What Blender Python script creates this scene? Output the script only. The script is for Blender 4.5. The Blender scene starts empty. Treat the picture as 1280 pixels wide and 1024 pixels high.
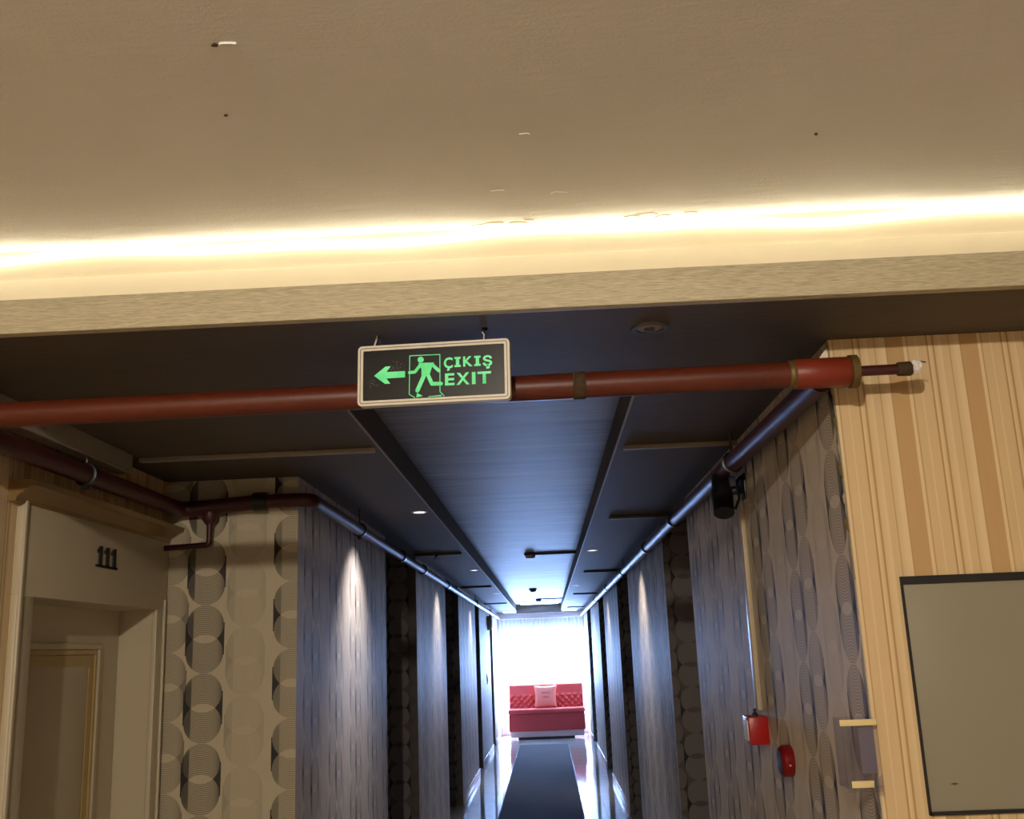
import bpy, bmesh, math, random
from mathutils import Vector, Matrix

# ------------------------------------------------------------------ camera
scn = bpy.context.scene
col = scn.collection
R_ = (0.9986663552531195, 0.034388912725580686, -0.03850861678900413)
U_ = (0.045393088580521004, -0.22951221078974793, 0.9722466830015537)
W_ = (-0.024596308555776193, 0.9726980763731132, 0.23076714199702336)
cam_d = bpy.data.cameras.new('camera')
cam_d.sensor_fit = 'HORIZONTAL'; cam_d.sensor_width = 36.0
cam_d.lens = 1266.69 / 1280 * 36.0
cam_d.clip_start = 0.02; cam_d.clip_end = 200
cam = bpy.data.objects.new('camera', cam_d); col.objects.link(cam)
cam.matrix_world = Matrix(((R_[0], U_[0], -W_[0], 0), (R_[1], U_[1], -W_[1], 0), (R_[2], U_[2], -W_[2], 1.76), (0, 0, 0, 1)))
scn.camera = cam

# ------------------------------------------------------------------ colour management, world, lights
scn.view_settings.view_transform = 'Standard'; scn.view_settings.look = 'None'
scn.view_settings.gamma = 1.0; scn.view_settings.use_curve_mapping = False
scn.view_settings.exposure = 0.0
scn.cycles.max_bounces = 8; scn.cycles.diffuse_bounces = 6; scn.cycles.glossy_bounces = 4
scn.cycles.transparent_max_bounces = 12
scn.cycles.sample_clamp_indirect = 6.0
scn.cycles.use_denoising = True

world = bpy.data.worlds.new('sky'); scn.world = world; world.use_nodes = True
bg = world.node_tree.nodes['Background']
bg.inputs['Color'].default_value = (0.24, 0.47, 1.0, 1); bg.inputs['Strength'].default_value = 12.0


def light(name, kind, loc, power, color, rot=(0, 0, 0), **kw):
    d = bpy.data.lights.new(name, kind); d.energy = power; d.color = color
    for k, v in kw.items(): setattr(d, k, v)
    o = bpy.data.objects.new(name, d); col.objects.link(o); o.location = loc; o.rotation_euler = rot
    return o


PI = math.pi
# sun reaching over the sofa through the far window; daylight of the open sky in front of that window
light('sun', 'SUN', (0, 30, 10), 18.0, (1.0, 0.98, 0.95), (-math.radians(42), 0, math.radians(-2)), angle=0.01)
light('daylight', 'AREA', (-0.14, 23.3, 1.35), 1250.0, (0.31, 0.51, 1.0), (-PI / 2, 0, 0), spread=math.radians(170), shape='RECTANGLE', size=2.4, size_y=2.4)
# warm bulb of the lobby ceiling lamp behind the camera (body built with the lobby)
LAMP = (-0.45, -1.2, 2.80)
light('lobby_bulb', 'POINT', LAMP, 285.0, (1.0, 0.88, 0.73), shadow_soft_size=0.04)

# ------------------------------------------------------------------ helpers
random.seed(4)
XL, XR, ZC = -1.078, 0.803, 2.55          # corridor faces and soffit
CL, CR, ZCH = -0.622, 0.315, 2.675        # raised ceiling channel
YF, YS, YL = 2.2914, 2.678, 4.44          # fascia, striped wall, circle wall
XD = -1.671                               # wall with the room door
YE = 22.5                                 # end wall
ZU = 2.846                                # lobby ceiling
YB = 2.492                                # back of the light cove
XRL = 3.2; YBK = -4.6


def finish(o, parent=None, kind=None, label=None, cat=None, group=None):
    col.objects.link(o)
    if parent is not None:
        o.parent = parent
        o.matrix_parent_inverse = parent.matrix_world.inverted() if o.get('_world', 1) else Matrix()
    if '_world' in o: del o['_world']
    if kind: o['kind'] = kind
    if label: o['label'] = label
    if cat: o['category'] = cat
    if group: o['group'] = group
    return o


def box_uv(me):
    uv = me.uv_layers.new(name='UVMap')
    for p in me.polygons:
        n = p.normal; a = (abs(n.x), abs(n.y), abs(n.z)); k = a.index(max(a))
        for li in p.loop_indices:
            c = me.vertices[me.loops[li].vertex_index].co
            uv.data[li].uv = (c.y, c.z) if k == 0 else (c.x, c.z) if k == 1 else (c.x, c.y)


def bm_obj(name, bm, mat, parent=None, smooth=False, local=False, **kw):
    me = bpy.data.meshes.new(name); bm.normal_update(); bm.to_mesh(me); bm.free()
    box_uv(me)
    for m in (mat if isinstance(mat, (list, tuple)) else [mat]): me.materials.append(m)
    if smooth:
        for p in me.polygons: p.use_smooth = True
        if smooth != 'all':
            try: me.set_sharp_from_angle(angle=math.radians(40))
            except Exception: pass
    o = bpy.data.objects.new(name, me)
    if local: o['_world'] = 0
    return finish(o, parent, **kw)


def add_box(bm, x0, x1, y0, y1, z0, z1, bev=0.0, seg=2):
    r = bmesh.ops.create_cube(bm, size=1.0)
    vs = r['verts']
    bmesh.ops.scale(bm, verts=vs, vec=(abs(x1 - x0), abs(y1 - y0), abs(z1 - z0)))
    bmesh.ops.translate(bm, verts=vs, vec=((x0 + x1) / 2, (y0 + y1) / 2, (z0 + z1) / 2))
    if bev > 0:
        es = list({e for v in vs for e in v.link_edges})
        bmesh.ops.bevel(bm, geom=es, offset=bev, segments=seg, affect='EDGES', profile=0.5)
    return bm


def box(name, x0, x1, y0, y1, z0, z1, mat, parent=None, bev=0.0, **kw):
    bm = bmesh.new(); add_box(bm, x0, x1, y0, y1, z0, z1, bev)
    return bm_obj(name, bm, mat, parent, smooth=bev > 0, **kw)


def add_tube(bm, pts, r, seg=16, caps=True):
    pts = [Vector(p) for p in pts]; n = len(pts)
    rr = r if isinstance(r, (list, tuple)) else [r] * n
    rings = []
    t0 = (pts[1] - pts[0]).normalized()
    ref = Vector((0, 0, 1)) if abs(t0.z) < 0.9 else Vector((1, 0, 0))
    nx = t0.cross(ref).normalized()
    for i, p in enumerate(pts):
        a = (pts[i] - pts[i - 1]).normalized() if i else t0
        b = (pts[i + 1] - pts[i]).normalized() if i < n - 1 else a
        t = (a + b).normalized()
        nx = (nx - t * nx.dot(t)).normalized(); ny = t.cross(nx)
        k = 1.0 / max(0.35, math.sqrt(max(0.0, (1 + a.dot(b)) / 2)))
        bend = (b - a); bend = (bend - t * bend.dot(t))
        bd = bend.normalized() if bend.length > 1e-5 else None
        ring = []
        for j in range(seg):
            an = 2 * PI * j / seg
            d = nx * math.cos(an) + ny * math.sin(an)
            if bd is not None: d = d + bd * (d.dot(bd) * (k - 1))
            ring.append(bm.verts.new(p + d * rr[i]))
        rings.append(ring)
    for i in range(n - 1):
        for j in range(seg):
            bm.faces.new((rings[i][j], rings[i][(j + 1) % seg], rings[i + 1][(j + 1) % seg], rings[i + 1][j]))
    if caps:
        bm.faces.new(list(reversed(rings[0]))); bm.faces.new(rings[-1])
    return bm


def tube(name, pts, r, mat, parent=None, seg=16, **kw):
    bm = bmesh.new(); add_tube(bm, pts, r, seg)
    bmesh.ops.recalc_face_normals(bm, faces=bm.faces)
    return bm_obj(name, bm, mat, parent, smooth=True, **kw)


def elbow(p, a, b, rad, n=6):
    """round corner at p coming from a going to b"""
    p, a, b = Vector(p), Vector(a), Vector(b)
    da, db = (a - p).normalized(), (b - p).normalized()
    out = []
    for i in range(n + 1):
        t = i / n
        q0 = p + da * rad; q1 = p + db * rad
        out.append((1 - t) ** 2 * q0 + 2 * t * (1 - t) * p + t * t * q1)
    return [tuple(v) for v in out]


def add_prism(bm, poly, d0, d1, axis='y'):
    """extrude a 2-D polygon; axis y: poly is (x,z), axis x: poly is (y,z), axis z: poly is (x,y)"""
    def P(a, b, d): return {'y': (a, d, b), 'x': (d, a, b), 'z': (a, b, d)}[axis]
    A = [bm.verts.new(P(a, b, d0)) for a, b in poly]; B = [bm.verts.new(P(a, b, d1)) for a, b in poly]
    n = len(poly)
    bm.faces.new(A); bm.faces.new(list(reversed(B)))
    for i in range(n): bm.faces.new((A[i], B[i], B[(i + 1) % n], A[(i + 1) % n]))
    bmesh.ops.recalc_face_normals(bm, faces=bm.faces)
    return bm


def prism(name, poly, d0, d1, mat, parent=None, axis='y', **kw):
    bm = bmesh.new(); add_prism(bm, poly, d0, d1, axis)
    return bm_obj(name, bm, mat, parent, **kw)


def lathe(name, prof, axis_p, axis_d, mat, parent=None, seg=24, **kw):
    """prof: list of (radius, distance along axis)"""
    d = Vector(axis_d).normalized(); ref = Vector((0, 0, 1)) if abs(d.z) < 0.9 else Vector((1, 0, 0))
    a = d.cross(ref).normalized(); b = d.cross(a)
    bm = bmesh.new(); rings = []
    for r, h in prof:
        rings.append([bm.verts.new(Vector(axis_p) + d * h + (a * math.cos(2 * PI * j / seg) + b * math.sin(2 * PI * j / seg)) * max(r, 1e-4)) for j in range(seg)])
    for i in range(len(rings) - 1):
        for j in range(seg):
            bm.faces.new((rings[i][j], rings[i][(j + 1) % seg], rings[i + 1][(j + 1) % seg], rings[i + 1][j]))
    bm.faces.new(rings[0]); bm.faces.new(list(reversed(rings[-1])))
    bmesh.ops.recalc_face_normals(bm, faces=bm.faces)
    return bm_obj(name, bm, mat, parent, smooth=True, **kw)


def thing(name, loc, label, cat, group=None, rot=(0, 0, 0)):
    o = bpy.data.objects.new(name, None); o.empty_display_size = 0.05
    col.objects.link(o); o.location = loc; o.rotation_euler = rot
    o['label'] = label; o['category'] = cat
    if group: o['group'] = group
    o.matrix_world = Matrix.LocRotScale(Vector(loc), __import__('mathutils').Euler(rot), Vector((1, 1, 1)))
    return o


# ------------------------------------------------------------------ materials
class NT:
    def __init__(s, name):
        s.m = bpy.data.materials.new(name); s.m.use_nodes = True
        s.t = s.m.node_tree; s.b = s.t.nodes['Principled BSDF']

    def n(s, typ, **kw):
        nd = s.t.nodes.new(typ)
        for k, v in kw.items(): setattr(nd, k, v)
        return nd

    def link(s, a, b): s.t.links.new(a, b)

    def math(s, op, a, b=None, clamp=False):
        nd = s.n('ShaderNodeMath', operation=op, use_clamp=clamp)
        for i, v in enumerate((a, b)):
            if v is None: continue
            if isinstance(v, (int, float)): nd.inputs[i].default_value = v
            else: s.link(v, nd.inputs[i])
        return nd.outputs[0]

    def mix(s, f, a, b, blend='MIX'):
        nd = s.n('ShaderNodeMix', data_type='RGBA', blend_type=blend)
        for i, v in ((0, f), (6, a), (7, b)):
            if isinstance(v, (int, float)): nd.inputs[i].default_value = v
            elif isinstance(v, tuple): nd.inputs[i].default_value = (*v[:3], 1)
            else: s.link(v, nd.inputs[i])
        return nd.outputs[2]

    def noise(s, vec, scale, detail=3, rough=0.6, mapscale=None):
        if mapscale is not None:
            mp = s.n('ShaderNodeMapping'); mp.inputs['Scale'].default_value = mapscale; s.link(vec, mp.inputs['Vector']); vec = mp.outputs[0]
        nd = s.n('ShaderNodeTexNoise'); nd.inputs['Scale'].default_value = scale
        nd.inputs['Detail'].default_value = detail; nd.inputs['Roughness'].default_value = rough
        s.link(vec, nd.inputs['Vector']); return nd.outputs['Fac']

    def ramp(s, f, stops, interp='LINEAR'):
        nd = s.n('ShaderNodeValToRGB'); nd.color_ramp.interpolation = interp
        el = nd.color_ramp.elements
        while len(el) < len(stops): el.new(0.5)
        for e, (p, c) in zip(el, stops):
            e.position = p; e.color = (*c, 1) if isinstance(c, tuple) else (c, c, c, 1)
        s.link(f, nd.inputs[0]); return nd.outputs[0]

    def bump(s, h, strength=0.2, dist=0.002):
        nd = s.n('ShaderNodeBump'); nd.inputs['Strength'].default_value = strength; nd.inputs['Distance'].default_value = dist
        s.link(h, nd.inputs['Height']); s.link(nd.outputs[0], s.b.inputs['Normal'])

    def color(s, c):
        if isinstance(c, tuple): s.b.inputs['Base Color'].default_value = (*c, 1)
        else: s.link(c, s.b.inputs['Base Color'])

    def set(s, rough=0.5, metal=0.0, spec=None, emis=None, estr=0.0, alpha=None, trans=None, coat=None):
        s.b.inputs['Roughness'].default_value = rough; s.b.inputs['Metallic'].default_value = metal
        if spec is not None: s.b.inputs['Specular IOR Level'].default_value = spec
        if emis is not None: s.b.inputs['Emission Color'].default_value = (*emis, 1); s.b.inputs['Emission Strength'].default_value = estr
        if trans is not None: s.b.inputs['Transmission Weight'].default_value = trans
        if coat is not None: s.b.inputs['Coat Weight'].default_value = coat
        return s.m

    def uv(s): return s.n('ShaderNodeTexCoord').outputs['UV']
    def ob(s): return s.n('ShaderNodeTexCoord').outputs['Object']


def srgb(r, g, b):
    f = lambda c: (c / 255 / 12.92) if c <= 10 else ((c / 255 + 0.055) / 1.055) ** 2.4
    return (f(r), f(g), f(b))


def plain(name, c, rough=0.5, metal=0.0, mottled=0.0, scale=8, bump=0.0, **kw):
    t = NT(name); v = t.ob()
    if mottled:
        n = t.noise(v, scale, 4)
        t.color(t.mix(n, tuple(x * (1 - mottled) for x in c), tuple(min(1, x * (1 + mottled)) for x in c)))
        if bump: t.bump(n, bump, 0.003)
    else:
        n = t.noise(v, scale, 3)
        t.color(t.mix(n, tuple(x * 0.95 for x in c), tuple(min(1, x * 1.05) for x in c)))
    return t.set(rough, metal, **kw)


def m_chain(name, bgc, off=0.0, period=0.54, cell=0.287, zoff=0.0, ink=(0.018, 0.014, 0.014), ring=None, str_=1.0, rim=1.0):
    """wallpaper of vertical chains of paired, overlapping, finely striped circles"""
    t = NT(name); sep = t.n('ShaderNodeSeparateXYZ'); t.link(t.uv(), sep.inputs[0])
    u, v = sep.outputs[0], sep.outputs[1]
    rad, cs = 0.081, 0.0625
    colr = None
    n1 = t.noise(t.uv(), 60, 2, 0.5, (1, 0.15, 1))
    base = t.mix(n1, tuple(x * 0.93 for x in bgc), tuple(x * 1.05 for x in bgc))
    colr = base
    chains = [(0.018, 0.09, 0.42 * str_, 0.62 * rim), (0.177, 0.0, 0.54 * str_, 0.97 * rim), (0.355, 0.19, 0.12 * str_, 0.18)]   # u centre, v phase, fill darkness, side darkness
    for cu, ph, kf, ks in chains:
        du = t.math('SUBTRACT', t.math('MODULO', t.math('ADD', t.math('SUBTRACT', u, off + cu - period * 40), period / 2), period), period / 2)
        dv = t.math('SUBTRACT', t.math('MODULO', t.math('ADD', t.math('SUBTRACT', v, zoff + ph - cell * 20), cell / 2), cell), cell / 2)
        adu, adv = t.math('ABSOLUTE', du), t.math('ABSOLUTE', dv)
        d2 = t.math('MULTIPLY', du, du)
        def dist(c):
            e = t.math('SUBTRACT', dv, c)
            return t.math('SQRT', t.math('ADD', d2, t.math('MULTIPLY', e, e)))
        da, db = dist(cs), dist(-cs)
        ia, ib = t.math('LESS_THAN', da, rad), t.math('LESS_THAN', db, rad)
        lens = t.math('MULTIPLY', ia, ib)
        any_ = t.math('MAXIMUM', ia, ib)
        rect = t.math('MULTIPLY', t.math('LESS_THAN', adu, rad + 0.004), t.math('LESS_THAN', adv, cs + 0.006))
        side = t.math('MULTIPLY', rect, t.math('SUBTRACT', 1.0, any_))
        fill = t.math('SUBTRACT', any_, lens)
        # fine arcs inside the circles
        arc = t.math('SUBTRACT', adv, t.math('MULTIPLY', t.math('MULTIPLY', adu, adu), 5.0))
        st = t.math('GREATER_THAN', t.math('SINE', t.math('MULTIPLY', arc, 2 * PI / 0.0085)), -0.05)
        inten = t.math('MULTIPLY', fill, t.math('ADD', t.math('MULTIPLY', st, kf * 0.75), kf * 0.35))
        # darker towards the left and right rim of the capsule
        edge = t.math('MULTIPLY', t.math('POWER', t.math('DIVIDE', adu, rad), 5.0), t.math('MULTIPLY', any_, ks * 0.8))
        edge = t.math('MULTIPLY', edge, t.math('SUBTRACT', 1.0, lens))
        # where the neighbouring chain overlaps the left rim the print is doubled
        ov = t.math('MULTIPLY', t.math('LESS_THAN', du, -rad + 0.030), t.math('MAXIMUM', any_, rect))
        ov = t.math('MULTIPLY', ov, t.math('SUBTRACT', 1.0, t.math('POWER', t.math('DIVIDE', adv, 0.138), 7.0), clamp=True))
        edge = t.math('MAXIMUM', edge, t.math('MULTIPLY', ov, ks * 0.8))
        if ring:
            colr = t.mix(inten, colr, ring)
            k = t.math('MULTIPLY', side, ks)
        else:
            colr = t.mix(inten, colr, (0.055, 0.038, 0.030))
            k = t.math('ADD', edge, t.math('MULTIPLY', side, ks), clamp=True)
        colr = t.mix(k, colr, ink)
    t.color(colr)
    return t.set(0.58, spec=0.4)


def m_stripe(name, off=0.0, period=0.2, cols=None):
    t = NT(name); sep = t.n('ShaderNodeSeparateXYZ'); t.link(t.uv(), sep.inputs[0])
    f = t.math('FRACT', t.math('DIVIDE', t.math('SUBTRACT', sep.outputs[0], off - period * 40), period))
    A, B, Cc, D = cols or (srgb(216, 190, 146), srgb(196, 162, 114), srgb(228, 206, 164), srgb(178, 144, 98))
    stops = [(0.0, B), (0.19, B), (0.20, Cc), (0.235, Cc), (0.245, D), (0.262, A), (0.36, A), (0.37, Cc), (0.39, A), (0.50, A), (0.51, D),
             (0.523, D), (0.533, Cc), (0.58, A), (0.592, D), (0.605, D), (0.615, A), (0.70, Cc), (0.715, A), (0.80, A), (0.81, D), (0.82, A), (0.90, Cc), (0.95, Cc), (0.96, D), (0.975, B)]
    c = t.ramp(f, stops)
    n = t.noise(t.uv(), 14, 4, 0.6, (6, 0.4, 1))
    c = t.mix(t.math('MULTIPLY', n, 0.16), c, srgb(150, 110, 70))
    fine = t.noise(t.uv(), 90, 2, 0.5, (12, 0.3, 1))
    t.color(c); t.bump(fine, 0.15, 0.001)
    return t.set(0.5, spec=0.4)


def m_grain(name, c0, c1, ms, scale, rough, spec=0.5, contrast=(0.38, 0.62), bump=0.15):
    t = NT(name); v = t.ob()
    n = t.noise(v, scale, 6, 0.65, ms)
    f = t.ramp(n, [(contrast[0], 0.0), (contrast[1], 1.0)])
    t.color(t.mix(f, c0, c1)); t.bump(n, bump, 0.002)
    return t.set(rough, spec=spec)


M = {}
PAPER = srgb(206, 196, 178)
M['chain_y'] = m_chain('chain_wallpaper_front', srgb(196, 184, 156), off=-1.655, zoff=2.0 - 0.1435)
M['chain_r'] = m_chain('chain_wallpaper_right', PAPER, off=2.605, zoff=2.12, str_=0.8, rim=0.9)
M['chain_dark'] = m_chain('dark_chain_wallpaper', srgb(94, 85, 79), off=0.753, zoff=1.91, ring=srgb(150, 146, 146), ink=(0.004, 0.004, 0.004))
M['chain_l'] = m_chain('chain_wallpaper_left', srgb(218, 210, 202), off=0.31, zoff=2.05, str_=0.5, rim=0.72)
M['stripe'] = m_stripe('striped_wallpaper', off=0.963)
M['stripe_d'] = m_stripe('striped_wallpaper_door', off=0.2)
M['fascia'] = m_grain('fascia_grain_paper', srgb(152, 143, 116), srgb(202, 193, 164), (1.0, 22, 40), 30, 0.6)
M['soffit'] = m_grain('soffit_grain_paper', srgb(74, 65, 56), srgb(94, 83, 71), (1.2, 20, 20), 7, 0.6, spec=0.25, contrast=(0.3, 0.7), bump=0.25)
M['channel'] = m_grain('channel_board', srgb(98, 92, 87), srgb(146, 139, 133), (0.7, 6, 6), 1.9, 0.5, spec=0.34, contrast=(0.32, 0.68), bump=0.12)


def m_ceiling():
    t = NT('ceiling_paint'); v = t.ob()
    n = t.noise(v, 2.2, 5, 0.6)
    c = t.mix(n, srgb(214, 210, 203), srgb(232, 229, 222))
    t.color(c)
    h = t.math('ADD', t.math('MULTIPLY', t.noise(v, 130, 3, 0.6), 0.5), t.math('MULTIPLY', t.noise(v, 5, 5, 0.7, (0.5, 2.5, 1)), 1.6))
    t.bump(h, 0.35, 0.006)
    return t.set(0.7, spec=0.25)


M['ceiling'] = m_ceiling()
M['wood'] = m_grain('brown_wood_panelling', srgb(156, 148, 136), srgb(178, 170, 158), (12, 12, 0.8), 2, 0.5)
M['cove'] = plain('cove_paint', srgb(238, 228, 198), 0.6)
M['peel'] = plain('peeled_plaster', srgb(236, 226, 205), 0.8, mottled=0.1, scale=60)
M['peel2'] = plain('torn_backing_paper', srgb(150, 140, 116), 0.8, mottled=0.45, scale=50)
M['cream'] = plain('cream_lacquer', srgb(192, 180, 152), 0.4, mottled=0.06, scale=3)
M['ochre'] = plain('ochre_gilding', srgb(132, 104, 56), 0.35, mottled=0.12, scale=9)
M['moulding'] = plain('gold_moulding', srgb(178, 152, 98), 0.35, mottled=0.1, scale=12)
M['black'] = plain('black_plastic', (0.008, 0.008, 0.009), 0.35)
M['blackmatt'] = plain('black_gap', (0.01, 0.009, 0.008), 0.7)


def m_pipe(name, c0, c1, c2):
    t = NT(name); v = t.ob()
    n = t.noise(v, 9, 5, 0.65); n2 = t.noise(v, 40, 4, 0.7)
    c = t.mix(n, c0, c1); c = t.mix(t.ramp(n2, [(0.60, 0.0), (0.72, 0.7)]), c, c2)
    t.color(c); t.bump(n2, 0.2, 0.002)
    return t.set(0.42, spec=0.45)


M['redpipe'] = m_pipe('red_pipe_paint', srgb(76, 29, 15), srgb(98, 41, 20), srgb(56, 26, 15))
M['brightred'] = m_pipe('bright_red_sleeve', srgb(112, 38, 22), srgb(128, 48, 27), srgb(84, 33, 20))
M['darkpipe'] = m_pipe('dark_red_pipe_paint', srgb(58, 22, 24), srgb(74, 30, 30), srgb(42, 18, 20))
M['rust'] = plain('rusty_joint', srgb(62, 44, 22), 0.8, mottled=0.5, scale=90, bump=0.6)
M['brass'] = plain('tarnished_fitting', srgb(104, 84, 44), 0.5, 0.4, mottled=0.35, scale=50, bump=0.3)
M['tape'] = plain('white_tape', srgb(226, 222, 218), 0.7, mottled=0.15, scale=120)
M['steel'] = plain('galvanised_steel', srgb(96, 92, 92), 0.4, 0.8, mottled=0.2, scale=30)
M['trunk'] = plain('painted_cable_duct', srgb(150, 138, 122), 0.5)
M['trunkd'] = plain('dark_cable_duct', srgb(92, 86, 80), 0.5)
M['white'] = plain('white_enamel', srgb(224, 224, 220), 0.4)
M['signframe'] = plain('sign_frame_plastic', srgb(214, 209, 194), 0.45, mottled=0.12, scale=40)
M['signframe2'] = plain('sign_frame_groove', srgb(120, 112, 88), 0.5)
M['signface'] = plain('black_sign_face', (0.008, 0.009, 0.009), 0.3, spec=0.25)


def m_glow(name, c, s, vary=0.0, scale=20):
    t = NT(name); v = t.ob(); t.color(tuple(x * 0.5 for x in c)); t.set(0.4, emis=c, estr=s)
    if vary:
        n = t.noise(v, scale, 2); t.link(t.mix(t.ramp(n, [(0.4, 0.0), (0.6, 1.0)]), c, tuple(min(1, x + vary) for x in c)), t.b.inputs['Emission Color'])
    return t.m


M['green'] = m_glow('lit_green_legend', (0.06, 0.60, 0.17), 0.75, 0.10, 22)
M['led'] = m_glow('warm_led_strip', (1.0, 0.91, 0.70), 24.0)
M['bulb'] = m_glow('downlight_lens', (1.0, 0.95, 0.90), 5.0)
M['strip_glow'] = m_glow('glow_strip_face', (0.5, 0.72, 1.0), 5.0)
M['panel'] = plain('grey_beige_panel', srgb(142, 137, 119), 0.32, mottled=0.03, scale=3)
M['redplastic'] = plain('fire_red_plastic', srgb(168, 14, 16), 0.32)
M['darkred'] = plain('dark_red_plastic', srgb(120, 10, 16), 0.3)
M['rubber'] = plain('dark_grille', srgb(46, 28, 34), 0.5)
M['paperwhite'] = plain('white_sticker', srgb(220, 214, 210), 0.5)
M['insert'] = plain('grey_blue_card', srgb(128, 122, 134), 0.3)
M['cream_tape'] = plain('cream_tape', srgb(226, 208, 150), 0.5)


def m_acrylic():
    t = NT('clear_acrylic'); nt = t.t
    tr = t.n('ShaderNodeBsdfTransparent'); tr.inputs[0].default_value = (0.93, 0.93, 0.97, 1)
    gl = t.n('ShaderNodeBsdfGlossy'); gl.inputs['Roughness'].default_value = 0.08
    mx = t.n('ShaderNodeMixShader'); mx.inputs[0].default_value = 0.07; t.link(tr.outputs[0], mx.inputs[1]); t.link(gl.outputs[0], mx.inputs[2])
    t.link(mx.outputs[0], nt.nodes['Material Output'].inputs[0])
    return t.m


M['acrylic'] = m_acrylic()


def m_glass():
    t = NT('window_glass'); nt = t.t
    tr = t.n('ShaderNodeBsdfTransparent'); gl = t.n('ShaderNodeBsdfGlossy'); gl.inputs['Roughness'].default_value = 0.02
    mx = t.n('ShaderNodeMixShader'); mx.inputs[0].default_value = 0.05
    t.link(tr.outputs[0], mx.inputs[1]); t.link(gl.outputs[0], mx.inputs[2]); t.link(mx.outputs[0], nt.nodes['Material Output'].inputs[0])
    return t.m


M['glass'] = m_glass()


def m_sheer():
    t = NT('sheer_curtain'); nt = t.t
    tr = t.n('ShaderNodeBsdfTransparent'); tl = t.n('ShaderNodeBsdfTranslucent'); df = t.n('ShaderNodeBsdfDiffuse')
    tl.inputs[0].default_value = (0.85, 0.9, 0.97, 1); df.inputs[0].default_value = (0.8, 0.84, 0.9, 1)
    wv = t.noise(t.uv(), 160, 1, 0.5)
    m1 = t.n('ShaderNodeMixShader'); m1.inputs[0].default_value = 0.55
    t.link(df.outputs[0], m1.inputs[1]); t.link(tl.outputs[0], m1.inputs[2])
    m2 = t.n('ShaderNodeMixShader'); t.link(t.math('ADD', t.math('MULTIPLY', wv, 0.1), 0.36), m2.inputs[0])
    t.link(tr.outputs[0], m2.inputs[1]); t.link(m1.outputs[0], m2.inputs[2]); t.link(m2.outputs[0], nt.nodes['Material Output'].inputs[0])
    return t.m


M['sheer'] = m_sheer()


def m_tile(name):
    t = NT(name); v = t.ob(); n = t.noise(v, 3, 5, 0.6)
    t.color(t.mix(n, srgb(206, 204, 202), srgb(226, 225, 224)))
    return t.set(0.07, spec=0.6)


M['tile'] = m_tile('polished_floor_tile')
M['grout'] = plain('floor_grout', srgb(158, 154, 150), 0.7)


def m_rug():
    t = NT('charcoal_runner'); v = t.ob(); n = t.noise(v, 240, 2, 0.6); n2 = t.noise(v, 3, 4, 0.6)
    c = t.mix(n, srgb(82, 78, 80), srgb(118, 112, 114)); c = t.mix(t.math('MULTIPLY', n2, 0.3), c, srgb(60, 56, 62))
    t.color(c); t.bump(n, 0.5, 0.004)
    return t.set(0.9, spec=0.1)


M['rug'] = m_rug()
M['skirting'] = plain('white_skirting', srgb(222, 222, 224), 0.25)
M['velvet'] = plain('coral_red_velvet', srgb(224, 92, 88), 0.75, mottled=0.08, scale=6)
M['velvetd'] = plain('deep_red_velvet', srgb(206, 74, 76), 0.75, mottled=0.08, scale=6)
M['cushion'] = plain('salmon_cushion', srgb(244, 150, 136), 0.8, mottled=0.05, scale=10)
M['cushprint'] = plain('cushion_print', srgb(186, 78, 76), 0.8)
M['plinth'] = plain('sofa_plinth', srgb(226, 206, 210), 0.4)
M['plaster'] = plain('white_plaster', srgb(214, 214, 212), 0.7)
M['dark'] = plain('dark_base', srgb(60, 56, 60), 0.6)

# ------------------------------------------------------------------ setting: floor
S = dict(kind='structure')
floor = box('floor', XD - 0.9, XRL + 0.1, YBK - 0.1, YE + 0.3, -0.08, -0.006, M['grout'], **S)
tw = 0.60
tile_me = None
for iy in range(34):
    y0 = 2.45 + iy * tw
    if y0 + tw > YE + 0.2: break
    for ix in range(-2, 2):
        x0 = -0.04 + ix * tw
        if tile_me is None:
            bm = bmesh.new(); add_box(bm, 0.0015, tw - 0.0015, 0.0015, tw - 0.0015, -0.008, 0.0, 0.0015, 1)
            t_ = bm_obj('floor_tile', bm, M['tile'], floor); tile_me = t_.data
        else:
            t_ = finish(bpy.data.objects.new('floor_tile', tile_me), floor)
        t_.location = (x0, y0, 0)

# ------------------------------------------------------------------ setting: walls
TW = 0.25
# lobby
box('wall_front', XR, XRL, YS, YS + 0.35, 0, 2.60, M['stripe'], **S)                       # striped wall right of the corridor mouth
box('wall_left', XD - TW, XD, YBK, 3.27, 0, 3.0, M['stripe_d'], **S)
box('wall_left', XD - TW, XD, 4.33, YL, 0, 3.0, M['stripe_d'], **S)
box('wall_left', XD - TW, XD, 3.27, 4.33, 1.99, 3.0, M['stripe_d'], **S)
box('wall_left', XD - TW, XD - TW + 0.02, 3.27, 4.33, 0, 1.99, M['plaster'], **S)
box('wall_right', XRL, XRL + 0.2, YBK, YS + 0.35, 0, 3.0, M['wood'], **S)
box('wall_back', XD - TW, XRL + 0.2, YBK - 0.2, YBK, 0, 3.0, M['wood'], **S)
# corridor piers, left (recessed door bays between them) and right
XB = 0.60
L_PIERS = [(YL, 6.93), (8.555, 11.03), (12.68, 15.59), (16.50, 19.47), (20.31, YE)]
R_PIERS = [(YS + 0.0, 5.66), (6.90, 10.0), (11.58, 14.42), (15.82, 18.79), (20.38, YE)]


def pier(name, x0, x1, y0, y1, mside, mend):
    bm = bmesh.new(); add_box(bm, x0, x1, y0, y1, 0, 2.60)
    for f in bm.faces: pass
    o = bm_obj(name, bm, [mside, mend], **S)
    for p in o.data.polygons:
        if abs(p.normal.y) > 0.9: p.material_index = 1
    return o


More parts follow.
